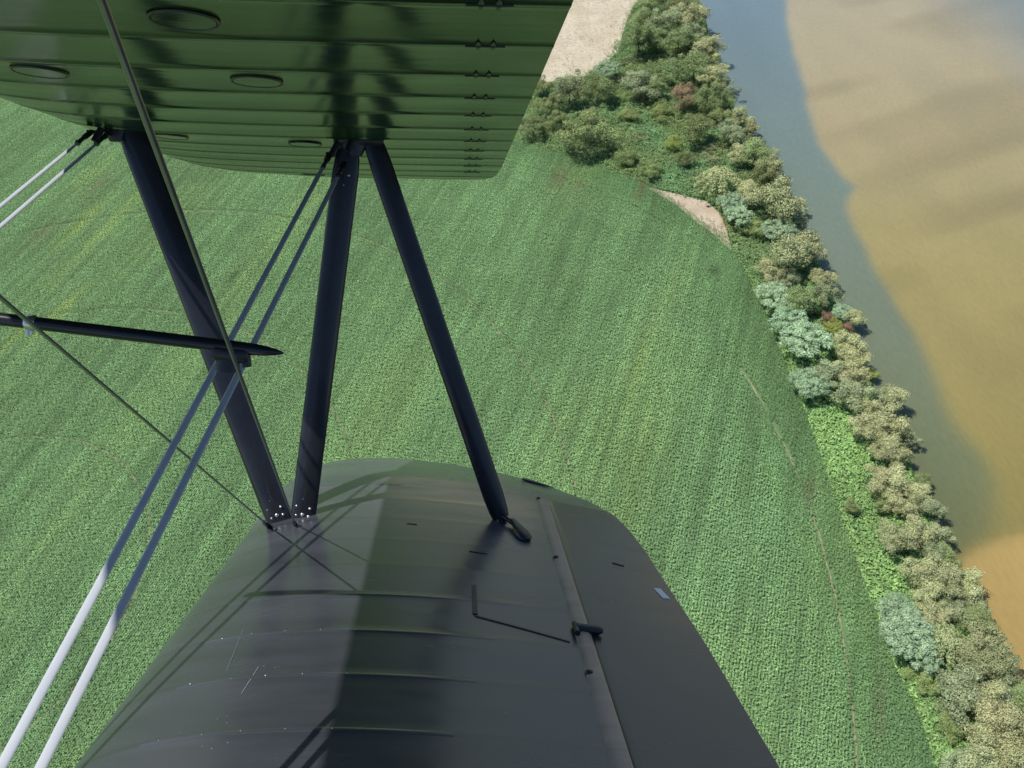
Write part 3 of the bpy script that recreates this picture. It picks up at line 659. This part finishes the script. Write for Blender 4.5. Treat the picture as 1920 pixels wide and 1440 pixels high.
# photo x, photo y, crown radius (photo px), kind
T = [(1227,7,27,'D'),(1273,10,23,'D'),(1300,14,15,'G'),(1213,38,30,'G'),(1250,38,26,'W'),(1290,32,27,'P'),(1197,76,33,'D'),(1225,73,25,'G'),(1272,75,30,'G'),(1296,64,20,'W'),(1323,90,26,'P'),(1338,108,17,'P'),
(1140,126,28,'R'),(1127,168,29,'D'),(1067,168,34,'O'),(1033,196,24,'D'),(1003,238,21,'D'),(1043,224,20,'D'),(1097,246,46,'D'),(1018,160,22,'D'),(1200,158,28,'W'),(1228,164,24,'G'),(1260,135,30,'G'),(1302,122,32,'G'),(1337,145,23,'P'),(1360,160,17,'W'),
(1283,180,29,'B'),(1333,182,30,'D'),(1367,190,17,'G'),(1350,215,22,'D'),(1308,238,34,'D'),(1391,220,22,'P'),(1372,249,25,'W'),(1408,240,15,'P'),(1262,268,22,'Y'),(1284,298,18,'D'),(1416,290,30,'G'),(1384,292,21,'P'),(1446,312,23,'P'),(1430,336,25,'D'),
(1352,334,34,'F'),(1460,350,17,'G'),(1373,378,25,'R'),(1406,365,24,'P'),(1455,378,40,'P'),(1385,402,24,'R'),(1487,386,18,'P'),(1173,295,25,'S'),(1417,424,22,'S'),(1462,428,26,'R'),(1223,318,22,'S'),(1238,205,22,'S'),(1180,215,20,'S'),(1500,420,14,'W'),
(1484,476,38,'P'),(1520,464,31,'P'),(1447,510,22,'P'),(1479,522,19,'W'),(1453,550,29,'R'),(1543,522,19,'P'),(1508,563,27,'G'),(1546,555,24,'W'),(1476,598,31,'R'),(1509,633,38,'R'),(1581,583,17,'R'),(1604,595,19,'P'),(1552,598,17,'M'),(1590,613,14,'M'),(1565,618,21,'Y'),
(1588,650,29,'P'),(1601,672,25,'P'),(1520,715,31,'R'),(1560,706,30,'W'),(1592,703,27,'P'),(1636,702,14,'Y'),(1602,742,33,'W'),(1668,744,28,'P'),(1632,760,25,'P'),
(1628,803,35,'P'),(1669,803,34,'P'),(1707,824,17,'W'),(1657,842,31,'P'),(1685,858,25,'P'),(1652,898,30,'P'),(1689,905,34,'P'),(1719,926,25,'P'),(1731,902,15,'G'),(1695,950,28,'P'),(1742,950,25,'W'),(1654,948,15,'D'),(1598,950,14,'D'),
(1680,1010,33,'P'),(1724,998,34,'P'),(1762,1010,26,'W'),(1750,1038,25,'W'),(1723,1072,37,'P'),(1776,1052,20,'G'),(1772,1095,36,'P'),(1812,1100,34,'P'),(1738,1120,33,'P'),(1826,1140,22,'W'),(1752,1150,28,'P'),(1790,1146,26,'W'),
(1690,1150,35,'R'),(1707,1190,42,'R'),(1728,1226,30,'R'),(1776,1204,38,'F'),(1836,1168,26,'G'),(1812,1164,16,'W'),(1836,1208,38,'O'),(1874,1238,38,'O'),(1838,1252,36,'O'),(1738,1275,26,'S'),(1797,1298,40,'W'),(1843,1314,36,'P'),(1874,1304,30,'W'),(1905,1296,24,'G'),
(1785,1362,28,'S'),(1872,1366,46,'P'),(1904,1372,36,'P'),(1850,1408,40,'P'),(1812,1430,34,'W'),(1896,1418,42,'P'),(1925,1440,40,'P'),(1870,1470,40,'W')]
KNAME = {'P': ('willow', 'cream-green willow'), 'W': ('willow', 'soft grey-green willow'), 'G': ('broadleaf_tree', 'mid-green leafy tree'), 'D': ('broadleaf_tree', 'dark green dense tree'),
 'R': ('giant_reed', 'pale blue-green reed thicket'), 'B': ('broadleaf_tree', 'orange-brown tree'), 'Y': ('bush', 'bright yellow-green bush'), 'S': ('bush', 'low olive bush'), 'O': ('broadleaf_tree', 'dull olive tree'), 'M': ('bush', 'reddish bush'), 'F': ('fan_tree', 'pale finger-branched tree')}
CAT = {'willow': 'tree', 'broadleaf_tree': 'tree', 'giant_reed': 'reeds', 'bush': 'bush', 'fan_tree': 'tree'}
ZN = [(60, 'by the dry field top'), (135, 'below the topmost trees'), (200, 'by the dry field corner'), (265, 'around the scrub clearing'), (330, 'below the scrub clearing'), (400, 'beside the bare sand'), (450, 'below the bare sand'), (535, 'where the strip narrows'), (600, 'above the reddish bushes'), (660, 'beside the reddish bushes'), (735, 'below the reddish bushes'), (790, 'above the bright grass'), (870, 'at bright grass top'), (965, 'near small dark bush'), (1040, 'level with sandbar point'), (1110, 'below the sandbar point'), (1165, 'above the finger-branched tree'), (1260, 'around the finger-branched tree'), (1330, 'below the finger-branched tree'), (2000, 'at bottom right corner')]
def side(px, py):
    b = np.interp(py, [p[1] for p in bank_px], [p[0] for p in bank_px]); e = np.interp(py, [p[1] for p in edge_px], [p[0] for p in edge_px]) if py > 262 else 1010
    f_ = (px - e) / max(b - e, 1); return 'on river edge' if f_ > .78 else ('on field side' if f_ < .35 else 'mid-strip')
info = {}
for i, (px, py, r, k) in enumerate(T):
    z = next(s for lim, s in ZN if py < lim); size = 'large ' if r >= 33 else ('small ' if r <= 20 else '')
    info.setdefault((KNAME[k][1], size, z, side(px, py)), []).append(i)
ORD = ['', 'upper', 'lower']; ORD3 = ['topmost', 'second', 'third', 'fourth', 'fifth', 'sixth']
LAB = {}
for (kn, sz, z, sd), ids in info.items():
    ids = sorted(ids, key=lambda q: T[q][1])
    for m_, i in enumerate(ids):
        pre = '' if len(ids) == 1 else (('upper ' if m_ == 0 else 'lower ') if len(ids) == 2 else '%s from top, ' % (ORD3[m_] if m_ else 'first'))
        LAB[i] = pre + sz + kn + ', ' + sd + ' ' + z
for i, (px, py, r, k) in enumerate(T):
    g0 = W(px, py, 0); R = r / F * depth(g0) * (1.10 if 750 < py < 1150 and k in 'PW' else 1.22 if py > 330 or k in 'PW' else 1.02)
    low = k in 'SYM'; zs = .75 if not low else .5
    zc = R*.5 if low else min(R*.85, 6.5) 
    if k in 'R': zc = R*.55 + 1.5
    c = W(px, py, zc + R*.15)
    nm, _ = KNAME[k]
    e = bpy.data.objects.new(nm, None); COL.objects.link(e); e.location = (c[0], c[1], 0); e.empty_display_size = 1
    tag(e, LAB[i], CAT[nm], {'willow': 'willows lining the river bank', 'broadleaf_tree': 'broadleaf trees between field and river', 'giant_reed': 'pale reed thickets by the field edge', 'bush': 'bushes among the trees', 'fan_tree': 'finger-branched pale trees'}[nm])
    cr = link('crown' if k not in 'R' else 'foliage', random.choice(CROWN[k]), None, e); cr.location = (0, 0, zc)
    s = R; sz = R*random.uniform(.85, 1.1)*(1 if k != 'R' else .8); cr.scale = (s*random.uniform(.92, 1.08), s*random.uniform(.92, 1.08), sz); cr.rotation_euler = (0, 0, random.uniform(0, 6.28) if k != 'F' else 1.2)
    if k not in 'SYMR' :
        tr = link('trunk', random.choice(TRUNK), None, e); tr.location = (0, 0, zc*.98); tr.scale = (R*.7, R*.7, zc*1.0); tr.rotation_euler = (0, 0, random.uniform(0, 6.28))

# ------------------------------------------------------------------ river
ZW = -.9
XX = np.arange(BANK[:, 0].min() - 20, 420, 1.6); YY = np.arange(-140, 420, 1.6)
gx, gy = np.meshgrid(XX, YY, indexing='ij'); G = np.stack([gx.ravel(), gy.ravel(), np.full(gx.size, ZW)], 1)
chan_px = [(1475, -80), (1475, 0), (1480, 60), (1492, 110), (1510, 170), (1522, 235), (1550, 292), (1582, 333), (1602, 352), (1592, 374), (1600, 420), (1640, 510), (1698, 600), (1740, 680), (1772, 750), (1802, 812), (1838, 862), (1856, 930), (1850, 990), (1822, 1030), (1800, 1062)]
sb = smooth(WL(chan_px, ZW), 4)
chan = np.vstack([sb, WL([(1700, 1062), (1500, 600), (1300, 300), (1150, -80)], ZW)])
low = np.vstack([smooth(WL([(1790, 1062), (1822, 1036), (1870, 1014), (1920, 1002), (2010, 980)], ZW), 5), WL([(2300, 1000), (2500, 1700), (1700, 1700)], ZW)])
pX, pY = toPix(G)
near_ = (pX > 1200) & (pX < 2300) & (pY > -250) & (pY < 1700)
dc = pdist(G, sb); inC = inpoly(G, chan); sgn = np.where(inC, -dc, dc)
wsoft = np.interp(pY, [0, 300, 600, 800, 950, 1100], [1.5, 1.2, 1.4, 2.2, 3.5, 3]); wob = 2.0*(V1(G[:, 0]/9, G[:, 1]/9)-.5) + 3*(V2(G[:, 0]/25, G[:, 1]/25)-.5)*np.interp(pY, [600, 900], [.2, 1])
fs_ = 1/(1+np.exp(-np.clip((sgn + wob*.6)/wsoft*2.2, -30, 30)))
dl = pdist(G, low[:21]); inL = inpoly(G, low); fl = 1/(1+np.exp(-np.clip(np.where(inL, dl, -dl)/1.2*2, -30, 30)))
chC = np.stack([np.interp(pY, [0, 400, 800, 1050], v_) for v_ in ([.135, .140, .125, .115], [.190, .178, .145, .125], [.210, .140, .080, .055])], 1)
sdC = np.stack([np.interp(pY, [0, 200, 500, 900], v_) for v_ in ([.335, .335, .285, .205], [.290, .285, .240, .172], [.185, .165, .098, .060])], 1)
band = V3(G[:, 0]/40 + G[:, 1]/70, G[:, 1]/14 - G[:, 0]/60) ; b2 = V1(G[:, 0]/90, G[:, 1]/50)
sdC = sdC*(1 - .22*np.clip(band*1.8-.9, 0, 1))[:, None]*(1.04 - .16*b2)[:, None]
deep = np.clip((pX - 1700 - pY*1.15)/260, 0, 1)[:, None]*.85; sdC = sdC*(1-deep) + np.array([.11, .165, .19])*deep
colw = chC*(1-fs_[:, None]) + sdC*fs_[:, None]; lowC = np.array([.32, .228, .082])*(1+.10*(band-.5))[:, None]; colw = colw*(1-fl[:, None]) + lowC*fl[:, None]
nX, nY = len(XX), len(YY); idx = np.arange(nX*nY).reshape(nX, nY)
qd = np.stack([idx[:-1, :-1], idx[1:, :-1], idx[1:, 1:], idx[:-1, 1:]], -1).reshape(-1, 4)
me = mesh_np('river', G, qd, True); colattr(me, colw)
m, t, p = nt('turbid_river_water'); a = N(t, 'ShaderNodeAttribute', attribute_name='tint'); geo = N(t, 'ShaderNodeNewGeometry')
mp = N(t, 'ShaderNodeMapping'); mp.inputs['Scale'].default_value = (1, .35, 1); mp.inputs['Rotation'].default_value = (0, 0, .6); t.links.new(geo.outputs['Position'], mp.inputs[0])
n1 = noise(t, mp.outputs[0], 1.1, 4, .6); n2 = noise(t, mp.outputs[0], .05, 4, .5)
cr_ = ramp(t, n1.outputs[0], [(.35, (.95, .95, .95)), (.7, (1.05, 1.05, 1.04))]); c = mixc(t, 1.0, a.outputs[0], cr_.outputs[0], 'MULTIPLY')
cr2 = ramp(t, n2.outputs[0], [(.35, (.93, .94, .95)), (.7, (1.05, 1.04, 1.02))]); c = mixc(t, 1.0, c, cr2.outputs[0], 'MULTIPLY')
t.links.new(c, p.inputs['Base Color']); p.inputs['Roughness'].default_value = .12; p.inputs['IOR'].default_value = 1.33
bp = N(t, 'ShaderNodeBump'); bp.inputs['Strength'].default_value = .25; bp.inputs['Distance'].default_value = .05; t.links.new(n1.outputs[0], bp.inputs['Height']); t.links.new(bp.outputs[0], p.inputs['Normal'])
MAT['water'] = m
tag(link('river', me, m), kind='structure')
# far river, beyond what is graded in detail
m2, t2, p2 = nt('far_river_water'); p2.inputs['Base Color'].default_value = (.17, .18, .14, 1); p2.inputs['Roughness'].default_value = .15
sheet('far_river', [(-60, -600), (1400, -600), (1400, 2500), (0, 2500), (30, 420), (20, 200)], ZW - .1, m2)

# ------------------------------------------------------------------ light, sky, camera
w = bpy.data.worlds.new('World'); S.world = w; w.use_nodes = True; nt_ = w.node_tree; nt_.nodes.clear()
sky = nt_.nodes.new('ShaderNodeTexSky'); sky.sky_type = 'NISHITA'; sky.sun_disc = False
el = math.asin(SUN[2]); sky.sun_elevation = el; sky.sun_rotation = math.atan2(SUN[0], SUN[1]); sky.air_density = 1.0; sky.dust_density = .3; sky.ozone_density = 2.0
bg = nt_.nodes.new('ShaderNodeBackground'); bg.inputs['Strength'].default_value = .125; ow = nt_.nodes.new('ShaderNodeOutputWorld')
nt_.links.new(sky.outputs[0], bg.inputs[0]); nt_.links.new(bg.outputs[0], ow.inputs[0])
ld = bpy.data.lights.new('sun', 'SUN'); ld.energy = 4.8; ld.angle = math.radians(.53); ld.color = (1, .955, .88)
lo = bpy.data.objects.new('sun', ld); COL.objects.link(lo); lo.rotation_euler = Vector(SUN.tolist()).to_track_quat('Z', 'Y').to_euler()
lo.location = (0, 0, 400)
cd = bpy.data.cameras.new('camera'); cam = bpy.data.objects.new('camera', cd); COL.objects.link(cam)
cd.sensor_width = 36; cd.lens = 36 * F / 1920; cd.clip_start = .02; cd.clip_end = 30000
cam.matrix_world = Matrix([[*M[0], 0], [*M[1], 0], [*M[2], H], [0, 0, 0, 1]])
S.camera = cam
S.view_settings.view_transform = 'Standard'; S.view_settings.look = 'None'; S.view_settings.exposure = 0; S.view_settings.gamma = 1
S.render.engine = 'CYCLES'; S.cycles.max_bounces = 6; S.cycles.diffuse_bounces = 2; S.cycles.glossy_bounces = 3; S.cycles.transmission_bounces = 2
